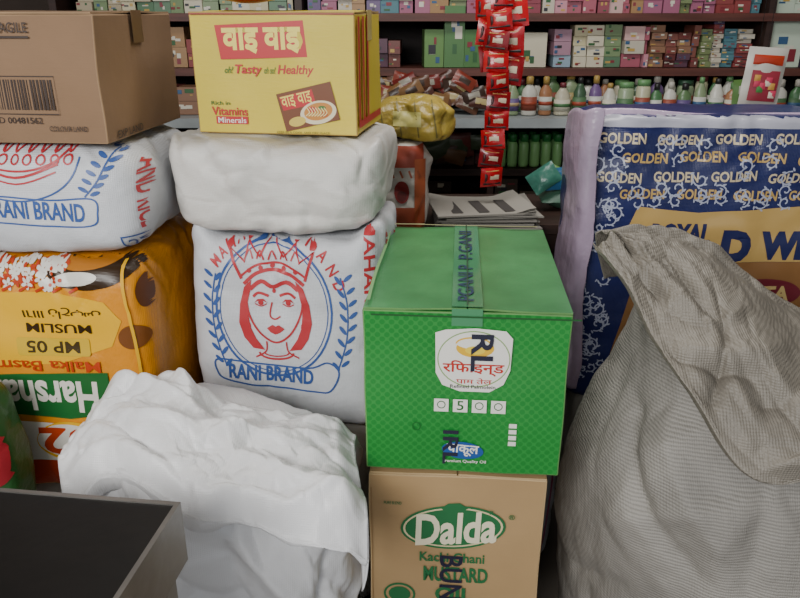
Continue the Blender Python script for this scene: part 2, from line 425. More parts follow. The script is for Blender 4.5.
def bottle(x,y,z,h,r,c,cap,lab,kind=0):
    k=h
    if kind==0:
        mb.lathe(x,y,z,[(r*.9,0),(r,.04*k),(r,.55*k),(r*.88,.66*k),(r*.45,.76*k),(r*.38,.82*k)],ink(c,.3),14,1,.7)
        mb.lathe(x,y,z+.8*k,[(r*.5,0),(r*.48,.17*k),(r*.3,.2*k)],ink(cap,.4),12,1,.9)
    elif kind==1:
        mb.lathe(x,y,z,[(r*.95,0),(r,.05*k),(r,.70*k),(r*.85,.78*k)],ink(c,.3),14,1,.8)
        mb.lathe(x,y,z+.78*k,[(r*.92,0),(r*.92,.14*k),(r*.8,.16*k)],ink(cap,.4),14,1,.8)
    else:
        mb.lathe(x,y,z,[(r*.9,0),(r,.05*k),(r*.8,.35*k),(r*.95,.6*k),(r*.5,.78*k),(r*.34,.86*k)],ink(c,.3),14,1,.7)
        mb.lathe(x,y,z+.85*k,[(r*.42,0),(r*.4,.13*k),(r*.2,.15*k)],ink(cap,.4),12,1,.9)
    mb.lathe(x,y,z,[(r*1.02,.13*k),(r*1.02,.48*k)],ink(lab,.5),14,1,.82 if kind==1 else .72)
    mb.lathe(x,y,z,[(r*1.035,.26*k),(r*1.035,.36*k)],ink(random.choice(['#3f6a40','#94402c','#a8906a','#34567a'])),14,1,.83 if kind==1 else .73)
for yr in(3.42,3.29):
    x=.46
    while x<1.53:
        kd=random.choice([0,0,1,2]); r=random.uniform(.026,.04); h=random.uniform(.135,.175)*(1.04 if yr>3.4 else .97); x+=r
        bottle(x,yr+random.uniform(0,.02),1.0755,h,r,cols[i%len(cols)],random.choice(['#2f4f3a','#a8a49a','#6a2c34','#a08448','#5f8a5a','#222222']),random.choice(['#c0bba8','#4a6a48','#8a4434','#a89868','#bcbcb4','#5a4a78']),kd)
        x+=r+random.uniform(.002,.010); i+=1
x=1.64
while x<2.4:
    bottle(x,3.3,1.0755,.15,.032,random.choice(cols),'#a8a49a','#4a6a48'); x+=.075
for k in range(6):
    for dy in (0,.07):
        mb.lathe(.47+.052*k,3.45+dy,.8225,[(.022,0),(.023,.01),(.023,.10),(.018,.115)],ink('#7fb070',.3),14)
        mb.lathe(.47+.052*k,3.45+dy,.9375,[(.02,0),(.02,.03),(.017,.034)],ink('#2f7a40',.4),14)
finish('bottle_row',[mb.obj('s')])
# ================================================================ COUNTER behind stacks
mb=MB(); cw=M('counter_wood','#33221c',.5,'wood')
mb.box(-.95,.42,2.06,2.66,.845,.875,cw); mb.box(-.93,.40,2.08,2.64,.06,.845,M('counter_panel','#241a18',.6,'wood')); mb.box(-.9,.38,2.11,2.61,0,.06,cw)
mb.box(.42,.66,2.24,2.66,.845,.875,cw); mb.box(.40,.64,2.26,2.64,0,.845,cw)
for x in(-.9,-.47,-.04): mb.box(x,x+.41,2.072,2.08,.12,.79,cw)
finish('shop_counter',[mb.obj('s')])
mb=MB(); 
for k in range(8):
    a=random.uniform(-.16,.16); cx=.255+random.uniform(-.02,.03); cy=2.27+random.uniform(-.02,.03); z=.8765+.0075*k
    T=Matrix.Translation((cx,cy,z))@Matrix.Rotation(a,4,'Z'); m=ink(random.choice(['#7d7972','#6a6662','#86827a','#5c5652']),.8)
    w=.30;d=.24
    for dz in(0,.0055):
        mb.grid(lambda u,v:T@Vector(((u-.5)*w,(v-.5)*d,dz*(1-.3*u)+.0035*math.sin(u*6+k)*v*(k/9)+ (.016*ss(.75,1,u) if k>5 else 0)+(.014*ss(.3,0,u)*v if k>6 else 0))),14,6,m)
    mb.grid(lambda u,v:T@Vector(((u-.5)*w,-.5*d,v*.0055)),14,1,m)
    dk=ink('#3a3634',.8)
    for r in range(7):
        if r%2: mb.grid(lambda u,v:T@Vector(((-.47+.135*r+u*.11)*w,(-.4+v*.6)*d,.0062+.0008)),2,1,dk)
finish('newspaper_stack',[mb.obj('s')])
mb=MB()
for k in range(5):
    T=Matrix.Translation((.475+.035*k,2.42+.012*k,.985-.006*k))@Matrix.Rotation(-.6+.5*k,4,'Y')@Matrix.Rotation(-.5,4,'X')
    mb.pillow(T,.10,.075,.018,M('bag_teal%d'%k,['#3a6f60','#2f5f86','#5f8a46','#6f8fa0','#2f5f4a'][k],.3,'plastic'),seed=k,nu=14,nv=14)
mb.pillow(Matrix.Translation((.55,2.47,.915))@Matrix.Rotation(-1.45,4,'X'),.16,.14,.035,ink('#3a5a4a'),seed=5)
finish('plastic_snack_bag',[mb.obj('s')])
b=sack((-.015,2.2,.875),.20,.15,.27,-6,M('white_bag_plastic','#b8b2a8',.4,'plastic'),n=4,m=6,seed=21,N=30,lump=.01,wr=1.5)
p=Print(400,190,.0028,.0030)
p.rect(ink('#8c3a28'),376,148,424,168); p.rect(ink('#9c482e'),376,207,424,232); p.rect(ink('#9c502e'),415,160,426,232)
p.ell(ink('#7a1f1c'),402,192,8,11); p.ell(ink('#5a1614'),402,196,5,5)
for k in range(5): p.stroke(ink('#8a482c'),[(382+k*9,171),(385+k*9,178)],2)
finish('printed_flour_bag',[b,p.build(rayed(b,(.0,2.2,1.01)),True,.002)])
b=sack((.03,2.22,1.147),.24,.16,.125,-10,M('yellow_bag_plastic','#a08a3c',.35,'plastic',bst=.9),n=3,m=4,seed=23,N=36,lump=.03,wr=4)
p=Print(0,0,1,1)
for k in range(4): p.stroke(ink('#6a6030'),[(-.09+.05*k,-.05),(-.075+.05*k,.05)],.004)
p.rect(ink('#b0a860'),-.05,-.02,.03,.02)
finish('yellow_pouch_bag',[b,p.build(rayed(b,(.03,2.22,1.21)),True,.002)])
# ================================================================ hanging sachets
mb=MB(); red=ink('#a3161e',.22); red2=ink('#7a1018',.22)
def strip(x,y,z0,z1,w,hh,amp,seed):
    z=z1; i=0
    while z>z0+hh*.4:
        T=Matrix.Translation((x+.008*math.sin(i*1.1+seed),y+.008*math.sin(i*.9+seed),z-hh/2))@Matrix.Rotation(.13*math.sin(i*2.1+seed),4,'Y')@Matrix.Rotation(amp*math.sin(i*1.3+seed),4,'Z')@Matrix.Rotation(.2*math.sin(i*2.7+seed),4,'X')
        mb.pillow(T,w,hh*1.0,.011,red if i%3 else red2,seed=i)
        mb.pillow(T@Matrix.Translation((w*.08,-.0105,.002)),w*.4,hh*.24,.0015,ink('#b8a890'),seed=i,nu=4,nv=4)
        mb.pillow(T@Matrix.Translation((0,-.0068,-hh*.31)),w*.8,hh*.1,.003,ink('#1d1212'),nu=4,nv=3)
        mb.pillow(T@Matrix.Translation((-w*.28,-.0068,.0)),w*.14,hh*.45,.004,ink('#3a1214'),nu=4,nv=3)
        mb.pillow(T@Matrix.Translation((0,-.0058,hh*.34)),w*.6,hh*.07,.003,ink('#a8844a'),nu=4,nv=3)
        z-=hh*.96; i+=1
strip(.290,2.30,.965,1.62,.074,.060,.35,1)
strip(.335,2.34,1.33,1.62,.085,.085,.3,2); strip(.262,2.33,1.31,1.62,.07,.075,.4,4); strip(.31,2.36,1.25,1.62,.07,.07,.5,6)
mb.box(.24,.36,2.325,2.335,1.61,1.625,ink('#2a2a2a')); mb.lathe(.29,2.33,1.62,[(.0015,0),(.0015,1.08)],ink('#2a2a2a'),6)
finish('hanging_sachet_strip',[mb.obj('s')])
mb=MB()
def hang(x,y,z,w,h,cs,seed):
    T=Matrix.Translation((x,y,z))@Matrix.Rotation(.06*seed,4,'Y')
    mb.pillow(T,w,h,.018,ink(cs[0],.3),seed=seed,nu=14,nv=14)
    mb.pillow(T@Matrix.Translation((0,-.017,-h*.12)),w*.7,h*.5,.004,ink(cs[1],.3),seed=seed+3)
    mb.pillow(T@Matrix.Translation((0,-.014,h*.3)),w*.75,h*.16,.004,ink(cs[2],.3),seed=seed+4)
    for k in range(9):
        mb.pillow(T@Matrix.Translation(((random.random()-.5)*w*.55,-.0225,-h*.12+(random.random()-.5)*h*.4)),w*.16,w*.16,.002,ink(random.choice(['#c8b8a8','#b83a54','#3f7a3c','#b88a44'])),nu=4,nv=4)
    mb.lathe(x,y,z+h/2-.005,[(.001,0),(.001,ZC-z-h/2+.005)],ink('#2a2a2a'),6)
hang(1.235,2.62,1.285,.135,.20,['#b0aca4','#8a2c3a','#a2341f'],1)
hang(1.25,2.72,1.19,.13,.17,['#4f703a','#a0903c','#b0aca4'],-1)
hang(1.39,2.58,1.33,.08,.22,['#a9a9a6','#6a7a90','#b8b8b4'],0)
finish('hanging_snack_packet',[mb.obj('s')])
# ================================================================ LEFT STACK
wpp=M('white_woven_pp','#c6c8cc',.42,'weave',lo=.84,hi=1.05)
wpp2=M('white_woven_pp_clean','#cfccc6',.42,'weave',lo=.84,hi=1.04)
wdirty=M('grey_woven_pp','#a9a59c',.6,'weave')
finish('grain_sack',[sack((-.77,1.67,0),.46,.40,.449,-3,wdirty,seed=31,N=30)])
blue=ink('#34528f'); redk=ink('#ad2e34')
om=M('orange_woven_pp','#d08614',.32,'weave',lo=.88,hi=1.10,ws=120,ws2=120)
b=sack((-.778,1.665,.45),.53,.46,.570,-4,om,n=7,seed=3,N=64,lump=.007,wr=.9,m=12,nc=22)
p=Print(90,370,.00214,.0023); yl=ink('#dba81c',.35); gr=ink('#1f5f2c',.35); wt=ink('#d4d0c6',.35); rd=ink('#b03a18',.35); dk=ink('#2e1c08',.35)
p.poly(yl,[(-60,312),(60,308),(112,316),(126,335),(114,360),(60,378),(-60,384)])
p.ell(dk,100,286,44,19,-6); p.ell(ink('#a8681a',.4),98,277,38,11,-6); p.ell(wt,84,296,24,6,-6)
p.begin(); p.ell(ink('#6d3d10'),134,352,13,12)
p.ell(ink('#5a3010',.4),146,310,6,16);p.ell(ink('#7a1f10',.4),148,420,6,22); p.end()
rr=random.Random(3)
def petals(n,cols):
    p.begin()
    for k in range(n):
        x=rr.uniform(-40,74); y=rr.uniform(268,302)
        for a in range(5):
            t=a*1.2566+k; p.ell(cols[k%len(cols)],x+3.4*math.cos(t),y+3.4*math.sin(t),2.8,1.7,math.degrees(t),8)
    p.end()
petals(26,[rd]); petals(60,[wt])
p.begin()
for k in range(40): p.ell(rd,rr.uniform(-40,74),rr.uniform(268,302),1.7,1.7,0,8)
for k in range(8): p.stroke(rd,[(-40+k*17,308),(-30+k*17,303)],2.5)
p.end(); p.begin()
p.text(dk,'سبحان ١١١٦١',28,322,108,333,q=2); p.text(dk,'MUSLIM',30,338,96,347,q=2)
p.rect(ink('#c9a52a',.35),18,352,92,370,3); p.text(rd,'Malka Basmati',-30,375,100,386,q=2)
p.poly(gr,[(-60,392),(106,386),(108,428),(60,436),(-60,430)]);p.poly(wt,[(-60,436.2),(60,443),(108,434),(102,484),(-60,484)])
p.poly(rd,[(-60,484.2),(106,484.2),(112,515),(-60,515)]); p.end()
p.text(ink('#3a2a08'),'MP 05',28,355,82,367,q=2,bold=.02); p.text(wt,'Harshal',-10,395,94,428,q=2,bold=.03)
p.ell(yl,60,462,40,23); p.ell(wt,56,461,35,19); p.text(rd,'52',24,446,82,476,q=2,bold=.03)
p.stroke(yl,[(128,262),(136,380),(138,500)],2.5)
finish('flour_bag',[b,p.build(rayed(b,(-.663,1.42,.812),-4),True,.0018,.0003,.008)])
b=sack((-.775,1.665,1.021),.53,.45,.236,-4,wpp,n=5,seed=5,N=60,lump=.008,wr=1.2,m=6)
p=Print(60,190,.0020,.0021); p.begin()
p.text(blue,'RANI BRAND',-6,200,84,218,rot=3,bold=.02); p.stroke(blue,[(-30,195),(10,196),(50,199),(92,198),(96,212),(88,224),(40,224),(-30,219)],1.6)
p.ring(blue,20,160,62,40,1.6,0,150); p.ring(redk,20,150,50,22,2,10,170)
for k in range(7):
    x=-12+k*13; p.stroke(redk,[(x,140),(x+6,156),(x+13,142)],2); p.ring(redk,x+6,162,4,4,1.6,n=12)
p.stroke(redk,[(-20,168),(20,178),(62,166)],2.4); p.stroke(redk,[(-20,174),(20,184),(60,173)],1.6)
p.stroke(blue,[(86,196),(100,180),(112,155)],1.5)
for k in range(6):
    x=90+k*4.4;y=192-k*7.5
    p.ell(blue,x-5,y-3,5,2,30); p.ell(blue,x+6,y+1,5,2,-20)
p.text(redk,'BRAND RICE',128,152,140,232,q=1,bold=.02); p.text(redk,'MAHARANI',146,150,155,210,q=1)
p.stroke(blue,[(112,238),(132,238),(132,255),(112,255)],2,closed=True,smooth=False); p.text(blue,'25',116,242,128,251); p.end()
finish('rice_sack',[b,p.build(rayed(b,(-.676,1.45,1.168),-4),True,.0018,.0002,.008)])
cb=M('brown_cardboard','#7c6148',.75,'carton',ns=5,lo=.88,hi=1.06); ce=M('brown_cardboard_edge','#927658',.8,'carton'); tp=M('brown_parcel_tape','#665038',.3)
bodies,front,right,top=carton((-.772,1.655,1.258),.45,.38,.240,-5,cb,ce,tp,seed=1,flapax='x',dent=.005)
p=Print(10,75,.0020,.0020); bk=ink('#332620')
x=-30; rr=random.Random(5)
while x<74:
    w=rr.choice([.8,1.2,2,2.6]); p.rect(bk,x,75,x+w,103); x+=w+rr.choice([1,1.6,2.4])
p.stroke(bk,[(-34,72),(78,72),(78,107),(-34,107)],1,closed=True,smooth=False)
p.text(bk,'EXP: LAND 00481562',-20,110,60,116); p.text(bk,'000/8 04.10.2013',-60,66,20,71)
p.ring(bk,0,28,12,12,1.2); p.text(bk,'M',-6,22,6,34); p.rect(bk,20,36,60,38); p.text(bk,'FRAGILE',22,24,60,33)
p.text(bk,'COLOUR LAND',66,118,104,123)
pr=Print(0,0,1,1); pr.text(bk,'EXP LAND',-.15,.1,-.03,.115); 
finish('cardboard_box',bodies+[p.build(front,step=.00002),pr.build(right)])
b=sack((-.905,1.315,.45),.24,.13,.35,0,M('green_pack','#2a5a2a',.35,'plastic'),n=4,seed=9,N=30,lump=.008)
p=Print(0,0,1,1); p.ell(ink('#9a202a'),.09,-.05,.035,.06); p.ell(ink('#b8482a'),.06,.08,.05,.03); p.rect(ink('#b8482a'),-.1,-.15,.1,-.11)
finish('spice_bag',[b,p.build(rayed(b,(-.905,1.3,.61)),True,.002)])
finish('stool',[(lambda mb:(mb.box(-1.02,-.79,1.24,1.39,.42,.449,wood),[mb.box(x,x+.03,y,y+.03,0,.42,wood) for x in(-1.01,-.83) for y in(1.25,1.35)],mb.obj('s'))[-1])(MB())])
# ================================================================ MIDDLE STACK
finish('grain_sack',[sack((-.235,1.75,0),.44,.42,.568,-6,wdirty,seed=35,N=30)])
b=sack((-.238,1.745,.57),.46,.42,.462,-7,wpp,n=6,seed=8,N=72,lump=.009,wr=1.2,ears=.045,m=14,bul=.02,folds=.003)
p=Print(268,310,.0022,.00245); p.begin()
p.ring(blue,268,310,60,66,2.2); p.ring(blue,268,310,56,62,1); p.end()
R=redk
p.begin()
p.poly(R,[(246,281),(238,288),(233,304),(231,322),(235,337),(244,348),(256,350),(247,338),(242,326),(240,306),(244,292)])
p.poly(R,[(291,281),(299,288),(305,304),(307,322),(303,337),(295,348),(282,350),(291,338),(296,326),(298,306),(294,292)])
p.stroke(R,[(243,284),(240,300),(243,318),(253,334),(268,342),(283,334),(294,317),(298,300),(294,284)],2)
p.stroke(R,[(244,290),(256,282),(268,287),(282,282),(294,290)],4)
p.stroke(R,[(247,297),(253,293),(263,296)],2.6); p.stroke(R,[(274,296),(284,293),(291,297)],2.6)
for x in(254.5,283):
    p.poly(R,[(x-7,303),(x-3,299),(x+3,298.6),(x+7,303),(x+3,300.8),(x-3,300.8)]); p.stroke(R,[(x-6,303.5),(x,306),(x+6,303.5)],1.1); p.ell(R,x,302.4,2.8,2.8,0,12)
p.ell(R,268.5,291,1.8,2.4,0,10); p.stroke(R,[(266,302),(263,315),(268,319),(274,316)],1.6)
p.poly(R,[(259,328),(265,324.5),(268.5,326),(272,324.5),(278,328),(273,332),(268,334),(263,332)])
p.stroke(R,[(258,341),(257,351),(246,357)],1.6); p.stroke(R,[(279,341),(281,351),(292,357)],1.6); p.ring(R,268,352,18,7,2,0,180); p.ring(R,268,352,13,4,1.4,0,180)
for x in(239,299): p.ring(R,x,326,3,5,1.5,n=10)
p.stroke(R,[(238,285),(251,275),(268,271),(286,275),(300,285)],3.4)
p.stroke(R,[(236,277),(250,268),(268,264.5),(287,268),(301,277)],2.2)
p.stroke(R,[(236,280),(225,252),(240,264),(243,247),(256,259),(267,240),(280,259),(293,247),(296,264),(311,253),(301,281)],3,smooth=False)
for x,y in((225,249),(243,243),(267,236),(293,243),(311,249)): p.ell(R,x,y,3.4,3.4,0,10)
for x in(244,256,268,280,292): p.ell(R,x,270-(3-abs(x-268)*.22),2.4,2.4,0,8); p.stroke(R,[(x-4,262),(x,254),(x+4,262)],1.6)
p.arctext(R,'MAHARA',268,310,72,76,-142,-104,3.6,5.5); p.arctext(R,'BRAND',268,310,73,78,-68,-20,4.4,6)
p.end(); p.begin()
p.text(blue,'RANI BRAND',216,366,306,382,rot=3,bold=.03); 
p.stroke(blue,[(206,360),(250,364),(300,367),(322,360),(334,370),(324,390),(306,392),(260,388),(214,382),(203,374)],1.8,closed=True)
for sx,x0 in((-1,214),(1,334)):
    p.stroke(blue,[(x0,365),(x0+sx*9,335),(x0+sx*10,300),(x0+sx*4,275)],1.4)
    for k in range(8):
        t=k/7; x=x0+sx*(2+9*math.sin(t*2.6)); y=360-85*t
        p.ell(blue,x+sx*5,y,5.5,2,-40*sx,10); p.ell(blue,x-sx*5,y+3,5.5,2,50*sx,10)
p.text(R,'MAHARANI RICE',361,222,371,392,q=1,bold=.02); p.text(R,'25 KG NET',379,235,386,330,q=1); p.end()
finish('rice_sack',[b,p.build(rayed(b,(-.289,1.5,.870),-7),True,.0018,.0003,.008)])
b=sack((-.262,1.755,1.034),.47,.46,.213,-5,wpp2,n=5,seed=13,N=70,lump=.016,wr=2.0,bul=.0,m=5,taper=.05,folds=.004,nc=40,ears=.028,e0=.80,crum=.004)
finish('sugar_sack',[b])
ym=M('yellow_card','#c9b436',.5,'carton',ns=4,lo=.90,hi=1.05); ye=M('yellow_card_edge','#a88a4c',.7,'carton',ns=14)
bodies,front,right,top=carton((-.247,1.765,1.2485),.358,.27,.250,-9,ym,ye,M('clear_tape','#b4a660',.25),seed=2,flapax='x',dent=.004)
p=Print(279,75,.00213,.0020); rdd=ink('#b02428',.45); yw=ink('#e2d060',.5); wt=ink('#d8d4ca')
p.poly(rdd,[(222,26),(312,21),(315,57),(226,60)])
p.text(yw,'वाइ वाइ',229,28,309,54,bold=.04,rot=-1)
p.text(ink('#3a6a2a'),'oh!',229,67,238,74,shear=.3); p.text(rdd,'Tasty',240,65,268,77,shear=.2,bold=.02); p.text(ink('#3a6a2a'),'oh so!',270,67,282,74,shear=.3); p.text(rdd,'Healthy',284,65,321,77,shear=.2,bold=.02)
p.text(ink('#2f5f2c'),'Rich in',212,103,232,107); p.rect(rdd,216,119,250,127); p.text(rdd,'Vitamins',212,109,250,118,bold=.02); p.text(wt,'Minerals',218,120,248,126)
p.poly(ink('#6a3a1c'),[(281,95),(337,81),(346,120),(290,134)]); p.poly(rdd,[(284,98),(318,89),(322,104),(288,112)]); p.text(yw,'वाइ वाइ',286,94,318,107,rot=-14)
p.ell(ink('#d4c8a8'),324,113,19,12,-14); p.ell(ink('#b87a2d'),324,112,15,9,-14); p.ell(rdd,318,110,4,3); p.ell(ink('#3a6a2a'),328,108,4,2); p.ell(ink('#a8541c'),330,115,4,3); p.ell(ink('#c8b04a'),302,123,9,5,-14)
for k in range(7): p.stroke(ink('#dcd090'),[(312+3*k,108),(315+3*k,113),(311+3*k,117)],.9)
p.text(ink('#7a6a20'),'KEEP IN A COOL AND DRY PLACE',280,133.5,335,136)
p.stroke(ink('#8a2428'),[(197,15),(362,15)],1.2,smooth=False)
pr=Print(0,0,1,1)
for k in range(3): pr.rect(rdd,-.122+.045*k,-.115,-.104+.045*k,.11)
pr.rect(rdd,-.125,.095,.125,.110)
finish('noodle_carton',bodies+[p.build(front,step=.00006),pr.build(right)])
mb=MB()
for k in range(3):
    mb.pillow(Matrix.Translation((-.33+.03*k,1.72+.015*k,1.525+.012*k))@Matrix.Rotation(math.radians(85-4*k),4,'X')@Matrix.Rotation(.2*k,4,'Z'),.11,.09,.009,ink(['#a3141c','#7a1018','#98241c'][k],.3),seed=k)
finish('noodle_packet',[mb.obj('s')])
# ================================================================ CENTRE CARTONS
cc=M('plain_cardboard','#80664a',.8,'carton',ns=4); 
bodies,_,_,_=carton((.128,1.42,0),.345,.42,.264,-4.5,cc,ce,tp,seed=6); finish('packing_carton',bodies)
b=sack((.235,1.86,0),.42,.34,.62,-2,wpp,n=5,seed=51,N=40)
p=Print(0,0,1,1); p.begin()
for k in range(10): p.stroke(ink(['#34528f','#ad5a7a'][k%2]),[(-.2+.04*k,-.3),(-.18+.04*k,0),(-.2+.04*k,.3)],.006)
finish('lentil_sack',[b,p.build(rayed(b,(.235,1.8,.3)),True,.002)])
dm=M('tan_cardboard','#a1845c',.75,'carton',ns=4,lo=.9,hi=1.06); de=M('tan_cardboard_edge','#b0966e',.8,'carton')
bodies,front,right,top=carton((.128,1.42,.27),.345,.42,.392,-4.5,dm,de,None,seed=3,dent=.004,flapax='y')
p=Print(455,555,.00205,.00238); dg=ink('#1f6238',.5); cr=ink('#c4b58e',.6); bl=ink('#1d1c30',.5)
p.ell(dg,452,524,51,22,-4); p.ell(cr,452,524,48.5,20,-4); p.ell(dg,452,524,46.5,18.5,-4)
p.poly(dg,[(440,505),(447,500),(458,499),(466,504),(458,509),(446,509)])
p.text(ink('#d4ccb0'),'Dalda',414,509,494,541,rot=-5,bold=.03,shear=.15)
p.text(dg,'R',487,505,491,509)
p.text(dg,'Kachi Ghani',420,550,484,560,bold=.02); p.text(dg,'MUSTARD',424,565,488,581,bold=.03); p.text(dg,'OIL',436,587,474,602,bold=.03)
p.text(dg,'®',505,508,511,513); p.ring(dg,400,597,15,11,2); p.ell(dg,400,597,11,8); p.text(dg,'PURE BLEND',385,500,402,503)
p.stroke(ink('#8a6a44'),[(373,487),(373,660)],.8,smooth=False)
p.text(bl,'BUNOW',440,553,463,648,q=1,bold=.015); p.text(bl,'III 65',500,600,520,640,q=1)
finish('oil_carton',bodies+[p.build(front)])
gm=M('green_card','#1b752c',.38,'dots',ns=4,lo=.92,hi=1.06,c2='#3a9444',vs=82); ge=M('green_card_worn_edge','#5c8a4c',.7,'carton',ns=12); gt=M('clear_green_tape','#46805a',.10)
gtop=M('green_card_top_sheen','#43824f',.3,'carton',ns=7,lo=.74,hi=1.2)  # sheen painted into the colour: paler and greyer than the front; mottling is wear
bodies,front,right,top=carton((.140,1.475,.669),.372,.53,.338,-4.5,gm,ge,gt,seed=4,dent=.005,flapax='y',tapew=.055,lift=.007,fmat=gtop)
p=Print(461,394,.00180,.00205); wt=ink('#d8d6ce',.45); red3=ink('#ad2a20',.45)
pts=[(430,333),(440,330),(470,328),(500,330),(507,337),(506,368),(500,382),(486,390),(456,390),(438,384),(431,372)]
p.poly(wt,pts); p.ring(ink('#7f9c60'),469,358,36,27,1.2)
p.ell(ink('#cfa428'),470,347,19,9); p.ell(wt,470,341,20,7); p.ring(ink('#cfa428'),468,343,17,6,1.5,180,360)
p.ell(ink('#d8bc3a'),470,349,10,4)
p.text(red3,'रिफाइन्ड',438,359,500,374,bold=.02); p.text(red3,'पाम तेल',452,376,488,382); p.text(ink('#333333'),'Refined Palmolein',446,383,492,386.5)
for k in range(4):
    x=430+k*19.5; p.rect(wt,x,398,x+15,411); 
    p.ring(ink('#2a5a2a'),x+7.5,404,4,3.5,1,n=14) if k!=1 else p.text(ink('#2a5a2a'),'5',x+4,399.5,x+11,409)
for k in range(4): p.rect(wt,508,421+k*6.2,516,425.5+k*6.2)
p.ell(ink('#1a4a8a',.5),461,451,22,9,4); p.text(wt,'चाकूल',444,445,478,457,rot=3,bold=.02); p.text(wt,'Premium Quality Oil',440,461,486,465)
p.ring(ink('#166020'),412,427,4,4,1)
p.text(bl,'RL',466,333,488,369,q=1,bold=.02); p.text(bl,'IRL',440,430,456,466,q=1,bold=.02)
p.stroke(ink('#124a1c'),[(366,317),(572,317)],1.5,smooth=False)
pt=Print(0,0,1,1)
pt.text(ink('#1a3450'),'P.GANI',-.018,-.21,.012,.0,q=3); pt.text(ink('#1a3450'),'PGANI P',-.018,.04,.012,.24,q=3)
pt.stroke(ink('#6f9a62',.6),[(-.182,-.25),(-.178,-.1),(-.181,.1),(-.178,.25)],.006); pt.stroke(ink('#98986c',.6),[(-.12,-.259),(.05,-.257),(.17,-.259)],.005)
pt.stroke(ink('#8a8a62',.6),[(-.175,-.258),(-.1,-.262)],.008); pt.stroke(ink('#123a1c',.6),[(0,-.262),(.001,0),(0,.26)],.0025)
finish('oil_carton',bodies+[p.build(front),pt.build(top,base=.0002)])
# ================================================================ FRONT WHITE SACK
wf=M('white_smooth_pp','#d2d2d3',.38,'weave',lo=.92,hi=1.03,wst=.15,wst2=.15,nst=.15,ns=4)
mb=MB(); cx,cy=-.335,1.225
def genb(r):
    z=r.uniform(.15,.8); L=r.uniform(.12,.4)
    t=r.choice([r.uniform(1.0,1.45),r.uniform(1.7,2.3),r.uniform(.2,.9),r.uniform(-.4,.4)])
    p=Vector((r.uniform(-.6,.65),0,z)); d=Vector((math.cos(t),0,math.sin(t)))
    return p-d*L/2,p+d*L/2
CB=rnd_creases(5,40,genb,(.012,.034),(.006,.018))
CB+=[mkcrease((-.34,0,.78),(.02,0,.30),.03,.045),mkcrease((-.22,0,.78),(.12,0,.34),.025,-.03),mkcrease((.02,0,.80),(.05,0,.22),.03,-.035),mkcrease((-.1,0,.8),(.26,0,.42),.03,.036),mkcrease((.3,0,.8),(.16,0,.3),.03,-.03),mkcrease((-.42,0,.62),(-.1,0,.68),.02,-.02),mkcrease((.1,0,.7),(.42,0,.62),.02,.02)]
def slope(x): return .075*ss(-.52,-.05,x)
def body(u,v):
    a=u*2*math.pi; S=lambda q,e:math.copysign(abs(q)**e,q)
    ca,sa=math.cos(a),math.sin(a)
    if v<.86: z=v/.86*.775; k=.94+.07*math.sin(min(1,z/.8)*math.pi)-.07*ss(.55,.8,z)
    else: t=(v-.86)/.14; z=.775+.012*math.sin(t*1.57); k=.87*(1-t)**.6
    x=.255*k*S(ca,.78); y=.20*k*S(sa,.78)
    amp=min(1,k*1.3)
    arc=math.atan2(ca,-sa)*.27
    f=.026*noise.noise(Vector((x*5,y*5,z*2))+Vector((3,1,5)))+crease_eval(CB,Vector((arc,0,z)))*ss(.9,.75,v)
    f+=.015*(facet(Vector((arc*9+z*4,y*2,z*5-arc*2)))-.4)+.005*(facet(Vector((arc*20,y*6,z*16)))-.4)
    f=max(-.05,min(.035,f))
    d=Vector((ca,sa,0)); P=Vector((cx+x,cy+y,z))+d*f*amp
    P.z-=slope(P.x)*ss(.1,.8,z)
    return P
mb.grid(body,260,170,wf); o1=mb.obj('b')
mb=MB()
def genf(r):
    p=Vector((r.uniform(0,.55),r.uniform(0,.36),0)); t=r.choice([r.uniform(-.5,.5),r.uniform(.5,1.1),r.uniform(2,2.8)]); L=r.uniform(.08,.3); d=Vector((math.cos(t),math.sin(t),0))
    return p-d*L/2,p+d*L/2
CF=rnd_creases(9,34,genf,(.007,.022),(.005,.015))
CF+=[mkcrease((-.05,.08,0),(.36,.17,0),.02,.030),mkcrease((.08,.24,0),(.62,.13,0),.022,.026),mkcrease((.0,.2,0),(.25,.34,0),.018,-.018),mkcrease((.28,.24,0),(.58,.32,0),.02,.026),mkcrease((.12,.0,0),(.24,.12,0),.02,.024)]
def flap(u,v):
    xl=-.634+.055*v+.014*math.sin(v*7); xr=-.080-.014*math.sin(v*5)+.012*v
    x=xl+(xr-xl)*u
    yb=1.375-.03*u+.01*math.sin(u*9); yf=1.02+.03*math.sin(u*5+.9)+.014*math.sin(u*12)
    y=yb+(yf-yb)*v
    zt=.812+.018*math.exp(-((u-.22)/.16)**2)-slope(x)
    z=zt-.06*ss(.22,0,v)-.010*ss(.55,1,v)-.05*ss(.90,1.0,v)-.05*ss(.12,0,u)-.03*ss(.93,1,u)
    z+=.014*noise.noise(Vector((x*6,y*7,3)))+crease_eval(CF,Vector((u*.56,v*.36,0)))+.018*(facet(Vector((x*9+y*6,y*14-x*3,2)))-.4)+.006*(facet(Vector((x*24,y*30,7)))-.4)
    if .06<u<.94 and .1<v<.88: z=max(z,.790-slope(x))
    y+=.012*noise.noise(Vector((x*14,v*4,8)))
    return Vector((x,y,z))
mb.grid(flap,240,130,wf)
def flap2(u,v):
    b=flap(u,1.0)
    return b+Vector((.004*math.sin(u*30)*v,-.004*math.sin(v*3)+.014*v,-(.024+.014*math.sin(u*6)+.008*math.sin(u*19))*v))
mb.grid(flap2,240,10,wf)
def flap3(u,v):
    b=flap(0,u); return b+Vector((.012*v*v,0,-(.04+.015*math.sin(u*9))*v))
mb.grid(flap3,60,8,wf)
def flap4(u,v):
    b=flap(1,u); return b+Vector((-.010*v*v,0,-(.05+.015*math.sin(u*8))*v))
mb.grid(flap4,60,8,wf)
o2=solid(mb.obj('f'),.003)
finish('white_woven_sack',[o1,o2])
